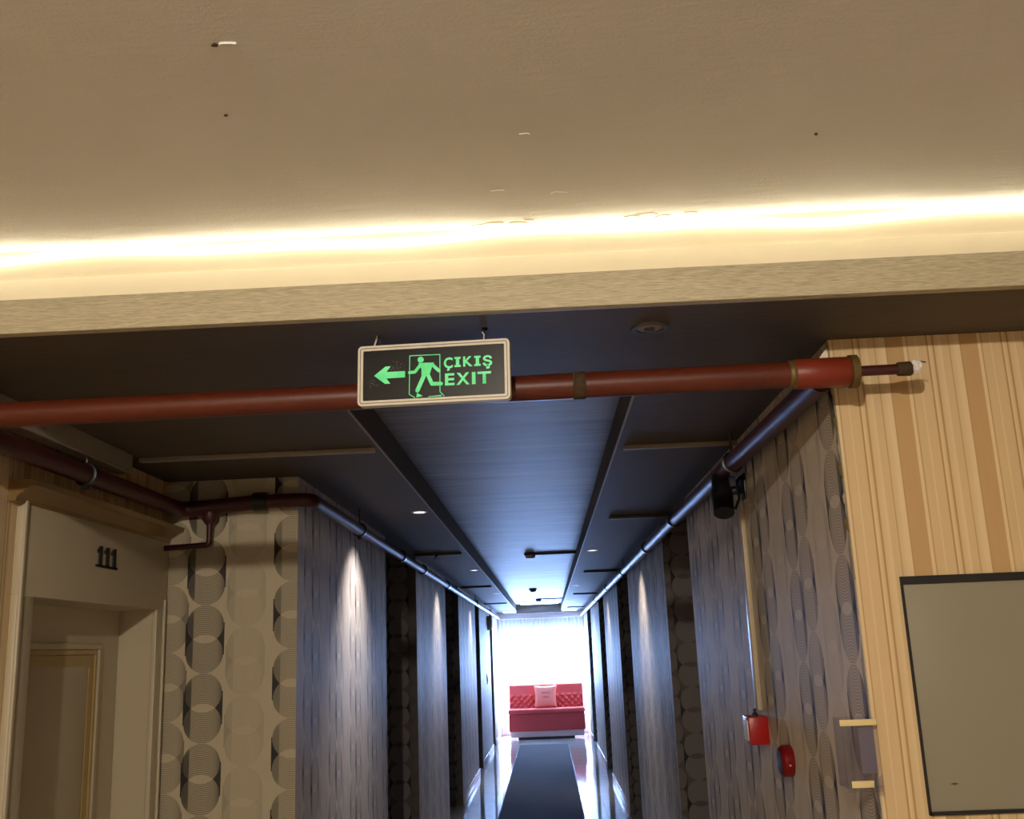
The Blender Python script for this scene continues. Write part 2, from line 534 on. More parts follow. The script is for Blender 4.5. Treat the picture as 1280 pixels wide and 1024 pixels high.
for i, (a, b) in enumerate(L_PIERS): pier('wall_left', XL - XB, XL, a, b, M['chain_l'], M['chain_dark'] if i else M['chain_y'])
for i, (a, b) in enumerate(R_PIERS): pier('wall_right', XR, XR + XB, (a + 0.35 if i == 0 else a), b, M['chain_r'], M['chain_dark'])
# side of the first right pier shares the corner with the striped wall: papered face
box('wall_right', XR - 0.0015, XR, YS + 0.004, YS + 0.36, 0, 2.56, M['chain_r'], **S)
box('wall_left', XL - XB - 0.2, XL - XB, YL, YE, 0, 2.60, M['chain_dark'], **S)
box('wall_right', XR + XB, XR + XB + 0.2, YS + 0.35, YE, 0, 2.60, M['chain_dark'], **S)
# end wall with the window opening
WX0, WX1, WZ0, WZ1 = -1.03, 0.78, 0.22, 2.14
wf = box('wall_far', XL - XB - 0.2, WX0, YE, YE + 0.2, 0, 2.75, M['plaster'], **S)
box('wall_far', WX1, XR + XB + 0.2, YE, YE + 0.2, 0, 2.75, M['plaster'], **S)
box('wall_far', WX0, WX1, YE, YE + 0.2, 0, WZ0, M['plaster'], **S)
box('wall_far', WX0, WX1, YE, YE + 0.2, WZ1, 2.75, M['plaster'], **S)

# skirting boards on the piers
for a, b in L_PIERS:
    box('baseboard_left', XL, XL + 0.014, a, b, 0.0, 0.10, M['skirting'], bev=0.003, **S)
for i, (a, b) in enumerate(R_PIERS):
    box('baseboard_right', XR - 0.014, XR, a, b, 0.0, 0.10, M['skirting'], bev=0.003, **S)

# ------------------------------------------------------------------ setting: ceilings
box('ceiling', XD - TW, XRL + 0.2, YBK - 0.2, YB, ZU, ZU + 0.12, M['ceiling'], **S)                 # lobby ceiling
box('ceiling', XD - TW, CL, YB + 0.02, YE, ZC, ZCH + 0.004, M['soffit'], **S)                       # left soffit
box('ceiling', CR, XRL + 0.2, YB + 0.02, YE, ZC, ZCH + 0.004, M['soffit'], **S)                     # right soffit
box('ceiling', XD - TW, XRL + 0.2, YF + 0.03, YB + 0.02, ZC, 2.575, M['soffit'], **S)                    # floor of the cove
box('ceiling', CL, CR, YB + 0.02, 3.12, ZC, ZCH + 0.004, M['soffit'], **S)                          # soffit before the channel
box('ceiling', CL - 0.05, CR + 0.05, 3.10, YE, ZCH, ZCH + 0.08, M['channel'], **S)                  # raised channel
# fascia and light cove
FZ = 2.634
box('trim_1', XD, XRL, YF, YF + 0.03, ZC - 0.002, FZ, M['fascia'], bev=0.0015, **S)
box('wall_front_cove', XD - TW, XRL + 0.2, YB, YB + 0.15, 2.575, ZU + 0.12, M['cove'], **S)
box('trim_2', XD, XRL, YB - 0.006, YB, 2.575, 2.762, M['cove'], bev=0.002, **S)
# thin bright corner beads along the edges of the channel
for x in (CL, CR):
    box('trim_3', x - 0.004, x + 0.004, 3.12, YE - 0.8, ZC - 0.003, ZC + 0.002, M['trunk'], **S)

# ------------------------------------------------------------------ LED strip in the cove
led = thing('led_strip', (0, YB, 2.82), 'wavy warm glowing light strip inside the ceiling cove', 'light strip')


def led_z(x):
    return 2.822 + 0.007 * math.sin(x * 5.1 + 0.9) + 0.004 * math.sin(x * 11.3 + 2.0) - 0.006 * max(0, -x - 0.6)


def ribbon(name, prof, mat, n=240):
    """small closed profile (y out from the cove wall, z) swept along the sagging line"""
    bm = bmesh.new(); prev = None
    for i in range(n + 1):
        x = XD + 0.02 + (XRL - XD - 0.04) * i / n
        r = [bm.verts.new((x, YB - a, led_z(x) + b)) for a, b in prof]
        if prev:
            for j in range(len(prof)): bm.faces.new((prev[j], prev[(j + 1) % len(prof)], r[(j + 1) % len(prof)], r[j]))
        prev = r
    bmesh.ops.recalc_face_normals(bm, faces=bm.faces)
    return bm_obj(name, bm, mat, led)


ribbon('led_tape', [(0.0, 0.0), (0.004, 0.0), (0.006, 0.003), (0.004, 0.010), (0.0, 0.010)], M['led'])

# lobby lamp body behind the camera
lp = thing('ceiling_lamp', (LAMP[0], LAMP[1], ZU), 'round white ceiling lamp with bare bulb on the lobby ceiling', 'lamp')
lathe('base', [(0.09, 0), (0.09, 0.006), (0.05, 0.01), (0.02, 0.012)], (LAMP[0], LAMP[1], ZU), (0, 0, -1), M['white'], lp)
tube('socket', [(LAMP[0], LAMP[1], ZU - 0.005), (LAMP[0], LAMP[1], LAMP[2] + 0.041)], 0.016, M['white'], lp)

# ceiling blemishes in the lobby (holes, flaking paint)


def blob(name, cx, cy, rx, ry, mat, z, parent=None, n=14, th=0.004, seed=0, **kw):
    rnd = random.Random(seed); pts = []
    for i in range(n):
        a = 2 * PI * i / n; k = 0.55 + 0.6 * rnd.random()
        pts.append((cx + rx * k * math.cos(a), cy + ry * k * math.sin(a)))
    return prism(name, pts, z - th, z + 0.001, mat, parent, axis='z', **kw)


ceil_main = bpy.data.objects['ceiling']
blob('chipped_spot', -0.552, 1.612, 0.006, 0.004, M['rust'], ZU, ceil_main, seed=1)
blob('chipped_spot', -0.530, 1.610, 0.016, 0.004, M['ceiling'], ZU, ceil_main, seed=2)
blob('chipped_spot', -0.607, 1.855, 0.004, 0.002, M['rust'], ZU, ceil_main, seed=3)
blob('chipped_spot', 0.645, 2.064, 0.004, 0.004, M['rust'], ZU, ceil_main, seed=4)
for k, (x, y, a) in enumerate([(-0.13, 2.47, .02), (-0.09, 2.462, .03), (-0.03, 2.468, .025), (0.0, 2.452, .014), (0.27, 2.462, .022), (0.31, 2.452, .03), (0.35, 2.468, .02), (0.42, 2.455, .02), (0.08, 2.30, .03), (-0.07, 2.27, .016), (0.0, 2.0, .014)]):
    blob('paint_flake', x, y, a, a * 0.35, M['peel'] if y > 2.4 else M['ceiling'], ZU, ceil_main, seed=20 + k, th=0.002, n=13)

# ------------------------------------------------------------------ room door 111
d = bpy.data.objects.new('door_1', None); col.objects.link(d); d.location = (XD, 3.8, 0); d['kind'] = 'structure'
d['label'] = 'cream panelled room door with ochre crown and black number'
d.matrix_world = Matrix.Translation((XD, 3.8, 0))
XLEAF = -1.806
box('door_leaf', XLEAF - 0.04, XLEAF, 3.29, 4.32, 0.01, 1.985, M['cream'], d)
box('casing', XD - 0.002, XD + 0.022, 3.164, 3.27, 0, 1.99, M['cream'], d, bev=0.004)
box('casing', XD - 0.002, XD + 0.022, 4.33, 4.434, 0, 1.99, M['cream'], d, bev=0.004)
box('header', XD - 0.002, XD + 0.024, 3.164, 4.434, 1.985, 2.285, M['cream'], d, bev=0.004)
box('jamb', XLEAF - 0.04, XD + 0.004, 3.262, 3.274, 0, 1.992, M['cream'], d)
box('jamb', XLEAF - 0.04, XD + 0.004, 4.326, 4.338, 0, 1.992, M['cream'], d)
box('jamb', XLEAF - 0.04, XD + 0.004, 3.27, 4.33, 1.984, 1.994, M['cream'], d)
box('bead', XD + 0.02, XD + 0.032, 4.395, 4.412, 0.0, 2.03, M['cream'], d, bev=0.004)
box('bead', XD + 0.02, XD + 0.032, 3.164, 3.182, 0.0, 2.285, M['cream'], d, bev=0.004)
# crown moulding (profile in x-z swept along y)
prof = [(XD, 2.275), (XD + 0.026, 2.275), (XD + 0.03, 2.29), (XD + 0.045, 2.302), (XD + 0.072, 2.318), (XD + 0.086, 2.322), (XD + 0.090, 2.34), (XD, 2.345)]
prism('crown', prof, 3.10, 4.433, M['ochre'], d, axis='y')
# panel of the leaf: gilt frame and sunk field
px0, px1, pz1 = 3.48, 4.13, 1.848


def frame_yz(name, y0, y1, z0, z1, w, x0, x1, mat, parent):
    bm = bmesh.new()
    for a in ((y0, y1, z1 - w, z1), (y0, y1, z0, z0 + w), (y0, y0 + w, z0 + w, z1 - w), (y1 - w, y1, z0 + w, z1 - w)):
        add_box(bm, x0, x1, a[0], a[1], a[2], a[3], 0.003, 1)
    return bm_obj(name, bm, mat, parent)


pan = box('panel', XLEAF - 0.002, XLEAF + 0.004, px0 + 0.09, px1 - 0.09, 1.02, pz1 - 0.08, M['cream'], d, bev=0.003)
frame_yz('moulding', px0, px1, 0.94, pz1, 0.022, XLEAF, XLEAF + 0.016, M['cream'], d)
frame_yz('moulding', px0 + 0.022, px1 - 0.022, 0.962, pz1 - 0.022, 0.02, XLEAF, XLEAF + 0.010, M['moulding'], d)
frame_yz('moulding', px0 + 0.042, px1 - 0.042, 0.982, pz1 - 0.042, 0.045, XLEAF, XLEAF + 0.005, M['moulding'], d)
# the number 111, three black digits on a joining bar
num = box('room_number', XD + 0.024, XD + 0.030, 3.700, 3.888, 2.118, 2.126, M['blackmatt'], d, label='black number 111')
for k in range(3):
    yc = 3.735 + k * 0.061
    h0, h1 = 2.12, 2.195
    prism('digit', [(yc - 0.011, h0), (yc - 0.011, h1 - 0.021), (yc - 0.024, h1 - 0.027), (yc - 0.024, h1 - 0.015), (yc - 0.004, h1), (yc + 0.011, h1), (yc + 0.011, h0)],
          XD + 0.024, XD + 0.030, M['blackmatt'], num, axis='x')

# ------------------------------------------------------------------ wall panel in the striped wall
wp = thing('wall_panel', (1.2, YS, 1.62), 'grey-beige flat panel with black edge set in the striped wall', 'panel')
PX0, PX1, PZ0, PZ1 = 0.914, 1.62, 1.327, 1.905
box('panel_face', PX0 + 0.004, PX1 - 0.008, YS - 0.006, YS + 0.002, PZ0 + 0.008, PZ1 - 0.02, M['panel'], wp, bev=0.0015)
box('edge', PX0, PX1, YS - 0.012, YS + 0.002, PZ1 - 0.02, PZ1, M['blackmatt'], wp)
box('edge', PX0, PX0 + 0.004, YS - 0.012, YS + 0.002, PZ0, PZ1 - 0.02, M['blackmatt'], wp)
box('edge', PX1 - 0.008, PX1, YS - 0.012, YS + 0.002, PZ0, PZ1 - 0.02, M['blackmatt'], wp)
box('edge', PX0, PX1, YS - 0.012, YS + 0.002, PZ0, PZ0 + 0.008, M['blackmatt'], wp)
prism('scuff', [(0.972, 1.398), (0.985, 1.401), (0.994, 1.398), (0.984, 1.395)], YS - 0.0068, YS - 0.005, M['brass'], wp)

# torn wallpaper along the corner of the corridor mouth
cor = bpy.data.objects['wall_front']
rnd = random.Random(9)
edge_l, edge_r = [], []
z = 2.545
while z > 1.9:
    fade = max(0.25, min(1, (z - 1.9) / 0.4))
    edge_l.append((YS + (0.003 + 0.011 * rnd.random()) * fade, z)); edge_r.append((YS - 0.0015, z))
    z -= 0.008 + 0.022 * rnd.random()
prism('torn_paper', edge_r + list(reversed(edge_l)), XR - 0.0045, XR - 0.0015, M['peel2'], cor, axis='x')
for k in range(7):
    z0 = 2.50 - 0.07 * k - 0.03 * rnd.random(); a = 0.004 + 0.006 * rnd.random()
    prism('torn_paper', [(XR - 0.004, z0), (XR - 0.004 - a, z0 - 0.012), (XR - 0.005 - a * 0.6, z0 - 0.03), (XR - 0.003, z0 - 0.045)], YS - 0.002, YS + 0.001, M['peel2'] if k % 2 else M['brass'], cor)
prism('torn_paper', [(XR - 0.030, 2.500), (XR - 0.012, 2.522), (XR - 0.002, 2.53), (XR - 0.002, 2.44), (XR - 0.016, 2.452)], YS + 0.004, YS + 0.007, M['peel'], cor)
prism('torn_paper', [(XR - 0.052, 2.485), (XR - 0.035, 2.498), (XR - 0.012, 2.49), (XR - 0.03, 2.468)], YS + 0.012, YS + 0.014, M['brass'], cor)

# ------------------------------------------------------------------ pipes
YP, ZP0, ZP1, RP = 2.535, 2.408, 2.420, 0.0335
zp = lambda x: ZP0 + (ZP1 - ZP0) * (x + 1.4) / 2.1
rp = thing('fire_pipe', (0, YP, ZP0), 'rust-red pipe running across the corridor mouth behind the exit sign', 'pipe')
tube('pipe_body', [(XD, YP, zp(XD)), (0.66, YP, zp(0.66))], RP, M['redpipe'], rp, seg=28)
tube('end_sleeve', [(0.66, YP, zp(0.66)), (0.668, YP, zp(.668)), (0.80, YP, zp(.8)), (0.806, YP, zp(.806))], [0.034, 0.039, 0.039, 0.034], M['brightred'], rp, seg=28, label='brighter red end sleeve')
tube('joint', [(0.648, YP, zp(.648)), (0.652, YP, zp(.652)), (0.664, YP, zp(.664)), (0.668, YP, zp(.668))], [0.034, 0.037, 0.037, 0.035], M['brass'], rp, seg=28)
tube('collar', [(0.802, YP, zp(.8)), (0.804, YP, zp(.8)), (0.822, YP, zp(.82)), (0.826, YP, zp(.82))], [0.034, 0.044, 0.044, 0.03], M['brass'], rp, seg=12)
tube('joint', [(0.095, YP, zp(.1)), (0.099, YP, zp(.1)), (0.104, YP, zp(.1)), (0.118, YP, zp(.1)), (0.123, YP, zp(.12)), (0.128, YP, zp(.12))], [0.034, 0.0365, 0.0355, 0.0365, 0.0365, 0.034], M['rust'], rp, seg=28, label='dark rusty pipe joint')
tube('thin_pipe', [(0.826, YP, zp(.82)), (0.93, YP, zp(.93))], 0.0135, M['darkpipe'], rp, seg=18)
tube('cap', [(0.925, YP, zp(.92)), (0.928, YP, zp(.93)), (0.958, YP, zp(.95)), (0.962, YP, zp(.96))], [0.015, 0.018, 0.019, 0.017], M['rust'], rp, seg=18)
bm = bmesh.new(); bmesh.ops.create_icosphere(bm, subdivisions=3, radius=0.02)
rnd = random.Random(3)
for v in bm.verts:
    v.co *= 0.82 + 0.3 * rnd.random(); v.co = Vector((v.co.x * 0.75 + 0.972, v.co.y + YP - 0.004, v.co.z + zp(.97) + 0.003))
bm_obj('tape_wrap', bm, M['tape'], rp, label='white tape wrapped on the pipe end')
tube('loose_strand', [(0.972, YP, zp(.97) + 0.018), (0.985, YP - 0.002, zp(.98) + 0.018), (1.0, YP - 0.002, zp(1) + 0.014)], 0.0016, M['rust'], rp, seg=6)


def ring(name, p, dirv, r0, r1, w, mat, parent, seg=20, **kw):
    dv = Vector(dirv).normalized(); p = Vector(p)
    return tube(name, [p - dv * w / 2, p - dv * w / 2 + dv * 0.002, p + dv * w / 2 - dv * 0.002, p + dv * w / 2], [r0, r1, r1, r0], mat, parent, seg=seg, **kw)


def hanger(x, y, z, r, parent, top=ZC):
    """ring clamp with a threaded rod up to the soffit"""
    c = ring('clamp', (x, y, z), (0, 1, 0), r * 1.02, r * 1.22, 0.025, M['black'], parent)
    tube('rod', [(x, y, z + r), (x, y, top)], 0.005, M['steel'], c, seg=8)
    box('clamp_ear', x - 0.01, x + 0.01, y - 0.006, y + 0.006, z - r - 0.018, z - r, M['black'], c)


# left run: along the door wall, round the circle-papered wall, down the corridor
ZLp, RL = 2.415, 0.034
lpz = thing('sprinkler_pipe', (XL + 0.07, 10, ZLp), 'dark red pipe along the door wall turning down the corridor left side', 'pipe')
xa = XD + 0.085; ya = YL - 0.06; xb = XL + 0.072
pts = [(xa, YP + 0.03, ZLp)] + elbow((xa, ya, ZLp), (xa, 0, ZLp), (5, ya, ZLp), 0.06)
tube('pipe_run', pts + [(-1.22, ya, ZLp + 0.02)], RL, M['darkpipe'], lpz, seg=20)
pts = [(-1.24, ya, ZLp + 0.02)] + elbow((xb, ya, ZLp + 0.02), (-5, ya, ZLp + 0.02), (xb, 50, ZLp + 0.02), 0.06) + [(xb, YE - 0.3, ZLp + 0.01)]
tube('pipe_run', pts, RL * 0.9, M['darkpipe'], lpz, seg=20)
ring('coupling', (-1.23, ya, ZLp + 0.02), (1, 0, 0), 0.034, 0.042, 0.06, M['black'], lpz)
for y in (7.18, 8.44, 10.49): ring('coupling', (xb, y, ZLp + 0.02), (0, 1, 0), 0.033, 0.041, 0.055, M['black'], lpz)
for y in (5.55, 14.7): hanger(xb, y, ZLp + 0.02, 0.033, lpz)
hanger(xa, 3.45, ZLp, RL, lpz, 2.476)
# sprinkler drop
dr = tube('drop_pipe', [(-1.452, ya, ZLp - 0.02)] + [(-1.452, ya, 2.29)] + elbow((-1.452, ya, 2.255), (-1.452, ya, 3), (-5, ya, 2.25), 0.02) + [(-1.66, ya, 2.248)], 0.0125, M['darkpipe'], lpz, seg=14)
lathe('reducer', [(0.02, 0), (0.034, 0.004), (0.034, 0.035), (0.022, 0.05), (0.014, 0.055)], (-1.452, ya, ZLp - 0.015), (0, 0, -1), M['darkpipe'], lpz, seg=18)

# right run along the corridor wall
xr = XR - 0.062; ZRp = 2.437; RR = 0.034
rr_ = thing('sprinkler_pipe', (xr, 10, ZRp), 'dark red pipe along the top of the right corridor wall', 'pipe')
tube('pipe_run', [(xr, YP + 0.035, 2.412), (xr, 3.9, 2.428), (xr, 5.73, ZRp), (xr, YE - 0.3, ZRp)], RR, M['darkpipe'], rr_, seg=20)
for y in (5.73, 7.33, 12.2, 15.2): ring('coupling', (xr, y, ZRp), (0, 1, 0), RR, 0.042, 0.055, M['black'], rr_)
for y in (3.87, 9.64): hanger(xr, y, 2.428 if y < 5 else ZRp, RR, rr_)

# ------------------------------------------------------------------ cable ducts under the soffit
def duct(x0, x1, y, lab, w=0.032, h=0.016, mat='trunk'):
    box('cable_duct', x0, x1, y - w / 2, y + w / 2, ZC - h, ZC, M[mat], bev=0.002, label=lab, cat='cable duct', group='cable ducts on the corridor soffit')


duct(XD + 0.10, CL - 0.02, 3.88, 'pale flat cable duct across the left soffit, nearest the red pipe')
duct(CR + 0.03, XR, 4.06, 'pale flat cable duct across the right soffit, nearest the red pipe')
lab = ['second', 'third', 'fourth', 'fifth']
for k, y in enumerate((8.29, 12.8, 17.6)):
    duct(XL + 0.02, CL - 0.045, y, 'thin dark cable duct across the left soffit, %s from the red pipe' % lab[k], 0.05, 0.02, 'trunkd')
for k, y in enumerate((6.34, 10.95, 15.5, 20.4)):
    duct(CR + 0.105, XR - 0.02, y, 'thin dark cable duct across the right soffit, %s from the red pipe' % lab[k], 0.05, 0.02, 'trunkd')
bm = bmesh.new(); add_box(bm, XD + 0.045, XD + 0.105, YF + 0.1, 3.80, 2.475, ZC, 0.003, 1)
bm_obj('cable_trunking', bm, M['trunk'], label='square cable trunking along the ceiling above the room door', cat='cable duct')

# sprinkler under the second left duct
sk = thing('ceiling_sprinkler', (-0.87, 8.29, ZC - 0.02), 'small sprinkler head below the second left cable duct', 'sprinkler')
lathe('body', [(0.03, 0), (0.03, 0.008), (0.012, 0.012), (0.012, 0.035)], (-0.87, 8.25, ZC), (0, 0, -1), M['steel'], sk, seg=14)
lathe('deflector', [(0.024, 0.05), (0.024, 0.054)], (-0.87, 8.25, ZC), (0, 0, -1), M['steel'], sk, seg=14)
tube('frame_arm', [(-0.88, 8.25, ZC - 0.03), (-0.885, 8.25, ZC - 0.045), (-0.875, 8.25, ZC - 0.052)], 0.003, M['steel'], sk, seg=6)

# smoke detectors in the channel, with their ducts
for k, (x, y, t, lb) in enumerate([(-0.13, 10.0, True, 'round smoke detector at the end of a duct, nearest in the channel'),
                                   (-0.19, 16.0, False, 'dark smoke detector without duct in the ceiling channel'),
                                   (-0.13, 19.3, True, 'small smoke detector with thin duct near the bright window')]):
    s_ = thing('smoke_detector', (x, y, ZCH), lb, 'smoke detector', 'smoke detectors in the ceiling channel')
    lathe('base', [(0.062, 0), (0.062, 0.014), (0.056, 0.02)], (x, y, ZCH), (0, 0, -1), M['trunkd'], s_)
    lathe('sensor', [(0.05, 0.02), (0.046, 0.042), (0.03, 0.052)], (x, y, ZCH), (0, 0, -1), M['white'] if k == 0 else M['trunkd'], s_)
    if t: box('duct', x + 0.05, CR, y - 0.02, y + 0.02, ZCH - 0.02, ZCH, M['trunkd'], s_, bev=0.002)

# ------------------------------------------------------------------ downlights
def downlight(x, y, lab, lit=True, r=0.045, aim=0.0):
    t = thing('downlight', (x, y, ZC), lab, 'downlight', 'recessed downlights in the soffit')
    bm = bmesh.new(); n = 28; rings = []
    for (rr, h) in ((r * 0.72, 0.0), (r * 0.76, 0.004), (r, 0.004), (r * 1.04, 0.0)):
        rings.append([bm.verts.new((x + rr * math.cos(2 * PI * j / n), y + rr * math.sin(2 * PI * j / n), ZC - h)) for j in range(n)])
    for i in range(3):
        for j in range(n): bm.faces.new((rings[i][j], rings[i][(j + 1) % n], rings[i + 1][(j + 1) % n], rings[i + 1][j]))
    bmesh.ops.recalc_face_normals(bm, faces=bm.faces)
    bm_obj('trim_ring', bm, M['steel'] if not lit else M['white'], t, smooth=True)
    lathe('lens', [(r * 0.73, 0.0), (r * 0.7, 0.002), (r * 0.3, 0.0028)], (x, y, ZC + 0.001), (0, 0, -1), M['bulb'] if lit else M['trunk'], t, seg=24)
    if not lit: lathe('cap', [(r * 0.3, 0.002), (r * 0.28, 0.008), (r * 0.1, 0.009)], (x, y, ZC), (0, 0, -1), M['steel'], t, seg=16)
    if lit:
        light('downlight_beam', 'SPOT', (x, y, ZC - 0.008), 62.0 if y < 9 else 48.0, (1.0, 0.91, 0.89), (0, aim, 0), spot_size=math.radians(90), spot_blend=1.0, shadow_soft_size=0.02)


downlight(0.298, 2.493, 'unlit round downlight in the dark soffit above the red pipe', False, 0.046)
for k, y in enumerate((5.77, 10.2, 14.6)):
    downlight(-0.70, y, ['nearest', 'middle', 'farthest'][k] + ' lit downlight in the left corridor soffit', True, aim=math.radians(22))
for k, y in enumerate((8.59, 13.45, 17.6)):
    downlight(0.41, y, ['nearest', 'middle', 'farthest'][k] + ' lit downlight in the right corridor soffit', True, aim=-math.radians(22))

# ------------------------------------------------------------------ exit sign
SG = (-0.252, 2.432, 2.438)
sg = thing('exit_sign', SG, 'black hanging exit sign with lit green arrow, running figure and lettering', 'sign', rot=(math.radians(0), math.radians(0.9), math.radians(-5)))
SW, SH, SD = 0.384, 0.155, 0.026


def rrect(w, h, r, n=5):
    p = []
    for cx, cy, a0 in ((w / 2 - r, h / 2 - r, 0), (-w / 2 + r, h / 2 - r, 90), (-w / 2 + r, -h / 2 + r, 180), (w / 2 - r, -h / 2 + r, 270)):
        for i in range(n + 1):
            a = math.radians(a0 + 90 * i / n); p.append((cx + r * math.cos(a), cy + r * math.sin(a)))
    return p


def frame_ring(name, outer, inner, y0, y1, mat, parent):
    bm = bmesh.new(); n = len(outer)
    V = lambda pl, y: [bm.verts.new((a, y, b)) for a, b in pl]
    o0, i0, o1, i1 = V(outer, y0), V(inner, y0), V(outer, y1), V(inner, y1)
    for j in range(n):
        k = (j + 1) % n
        bm.faces.new((o0[j], o0[k], i0[k], i0[j])); bm.faces.new((o1[j], i1[j], i1[k], o1[k]))
        bm.faces.new((o0[j], o1[j], o1[k], o0[k])); bm.faces.new((i0[j], i0[k], i1[k], i1[j]))
    bmesh.ops.recalc_face_normals(bm, faces=bm.faces)
    return bm_obj(name, bm, mat, parent, local=True)


fr = frame_ring('frame', rrect(SW, SH, 0.011), rrect(SW - 0.027, SH - 0.026, 0.003), -SD / 2, SD / 2, M['signframe'], sg)
frame_ring('frame_groove', rrect(SW - 0.011, SH - 0.011, 0.006), rrect(SW - 0.015, SH - 0.015, 0.004), -SD / 2 - 0.0006, -SD / 2 + 0.002, M['signframe2'], sg)
prism('face', rrect(SW - 0.026, SH - 0.025, 0.003), -SD / 2 + 0.004, SD / 2 - 0.004, M['signface'], sg, local=True)
yF = -SD / 2 + 0.004


def flat(name, poly, parent=sg, dz=0.0006, mat='green', **kw):
    return prism(name, poly, yF - dz, yF, M[mat], parent, local=True, **kw)


def stroke(bm, pts, w, y0, y1, cap=True):
    """thick polyline as prisms with round joints"""
    for i in range(len(pts) - 1):
        (ax, az), (bx, bz) = pts[i], pts[i + 1]
        dx, dz = bx - ax, bz - az; L = math.hypot(dx, dz); nx, nz = -dz / L * w / 2, dx / L * w / 2
        add_prism(bm, [(ax + nx, az + nz), (ax - nx, az - nz), (bx - nx, bz - nz), (bx + nx, bz + nz)], y0, y1)
    if cap:
        for (ax, az) in pts:
            add_prism(bm, [(ax + w / 2 * math.cos(2 * PI * j / 12), az + w / 2 * math.sin(2 * PI * j / 12)) for j in range(12)], y0, y1)


flat('arrow', [(-0.151, 0.0), (-0.122, 0.0227), (-0.1085, 0.0227), (-0.1197, 0.0082), (-0.0721, 0.0082), (-0.0721, -0.008), (-0.1196, -0.0084), (-0.1095, -0.0222), (-0.123, -0.0222)])
bm = bmesh.new(); y0, y1 = yF - 0.0008, yF
add_prism(bm, [(-0.0322 + 0.0078 * math.cos(2 * PI * j / 18), 0.0352 + 0.0078 * math.sin(2 * PI * j / 18)) for j in range(18)], y0, y1)
add_prism(bm, [(-0.0383, 0.0269), (0.0014, 0.0262), (-0.0041, 0.0136), (-0.0100, -0.0050), (-0.0301, -0.0070), (-0.0305, 0.0114)], y0, y1)
stroke(bm, [(-0.0335, 0.0215), (-0.047, 0.0042), (-0.0607, 0.0035)], 0.0078, y0, y1)
stroke(bm, [(-0.0040, 0.0220), (0.0137, 0.0042)], 0.0085, y0, y1)
stroke(bm, [(-0.0238, -0.0059), (-0.0406, -0.0435)], 0.0105, y0, y1)
stroke(bm, [(-0.0154, -0.0015), (-0.004, -0.0285), (0.0188, -0.0292)], 0.0095, y0, y1)
man = bm_obj('running_figure', bm, M['green'], sg, local=True)
bm = bmesh.new()
stroke(bm, [(-0.0473, -0.0615), (-0.0614, -0.0523), (-0.06, 0.047), (0.0165, 0.0461), (0.0162, -0.0496), (0.026, -0.0607)], 0.0020, yF - 0.0005, yF)
add_prism(bm, [(-0.0415, -0.0498), (-0.0273, -0.0582), (-0.0436, -0.0612)], yF - 0.0005, yF)
add_prism(bm, [(-0.013, -0.0600), (0.0195, -0.0580), (0.0195, -0.0612), (-0.013, -0.0615)], yF - 0.0005, yF)
bm_obj('doorway_outline', bm, M['green'], sg, local=True)
# scuffed film round the arrow
rnd = random.Random(5)
bm = bmesh.new()
for k in range(34):
    cx, cz = ((-0.150, -0.021) if k % 2 else (-0.095, 0.021)); cx += rnd.gauss(0, 0.010); cz += rnd.gauss(0, 0.006); s = 0.0008 + 0.0018 * rnd.random()
    add_prism(bm, [(cx + s * (0.5 + rnd.random()) * math.cos(a), cz + s * (0.5 + rnd.random()) * math.sin(a)) for a in (0, 1.2, 2.5, 3.8, 5.0)], yF - 0.0003, yF)
bm_obj('scuff_marks', bm, M['dark'], sg, local=True, kind='stuff')


def text_mesh(name, body, x, z, width, height, mat, parent, off=0.0, depth=0.0007):
    cu = bpy.data.curves.new(name, 'FONT'); cu.body = body; cu.size = 1.0; cu.offset = off; cu.resolution_u = 3
    tmp = bpy.data.objects.new(name, cu); col.objects.link(tmp)
    dg = bpy.context.evaluated_depsgraph_get(); dg.update()
    me = bpy.data.meshes.new_from_object(tmp.evaluated_get(dg))
    bpy.data.objects.remove(tmp); bpy.data.curves.remove(cu)
    xs = [v.co.x for v in me.vertices]; ys = [v.co.y for v in me.vertices]
    return me, (min(xs), max(xs), min(ys), max(ys))


def letter(name, ch, x0, x1, z0, z1, parent=sg, off=0.03):
    me, (a, b, c, e) = text_mesh(name, ch, 0, 0, 0, 0, None, parent, off)
    bm = bmesh.new(); bm.from_mesh(me); bpy.data.meshes.remove(me)
    for v in bm.verts:
        v.co = Vector((x0 + (v.co.x - a) / (b - a) * (x1 - x0), yF - 0.0007, z0 + (v.co.y - c) / (e - c) * (z1 - z0)))
    return bm_obj(name, bm, M['green'], parent, local=True)


def serif_i(x0, x1, z0, z1):
    t = 0.0052; m = (x0 + x1) / 2
    flat('letter', [(x0, z0), (x1, z0), (x1, z0 + t), (m + 0.0042, z0 + t), (m + 0.0042, z1 - t), (x1, z1 - t), (x1, z1), (x0, z1), (x0, z1 - t), (m - 0.0042, z1 - t), (m - 0.0042, z0 + t), (x0, z0 + t)])


zt, zb = 0.0372, 0.0110
letter('letter', 'Ç', 0.0262, 0.0490, zb - 0.0085, zt)
serif_i(0.0530, 0.0690, zb, zt)
letter('letter', 'K', 0.0750, 0.0990, zb, zt)
serif_i(0.1030, 0.1190, zb, zt)
letter('letter', 'Ş', 0.1240, 0.1478, zb - 0.0085, zt)
zt, zb = -0.0040, -0.0350
letter('letter', 'E', 0.0290, 0.0530, zb, zt)
letter('letter', 'X', 0.0575, 0.0905, zb, zt)
serif_i(0.0, 0.0, 0, 0) if False else flat('letter', [(0.0965, zb), (0.1055, zb), (0.1055, zt), (0.0965, zt)])
letter('letter', 'T', 0.1105, 0.1445, zb, zt)
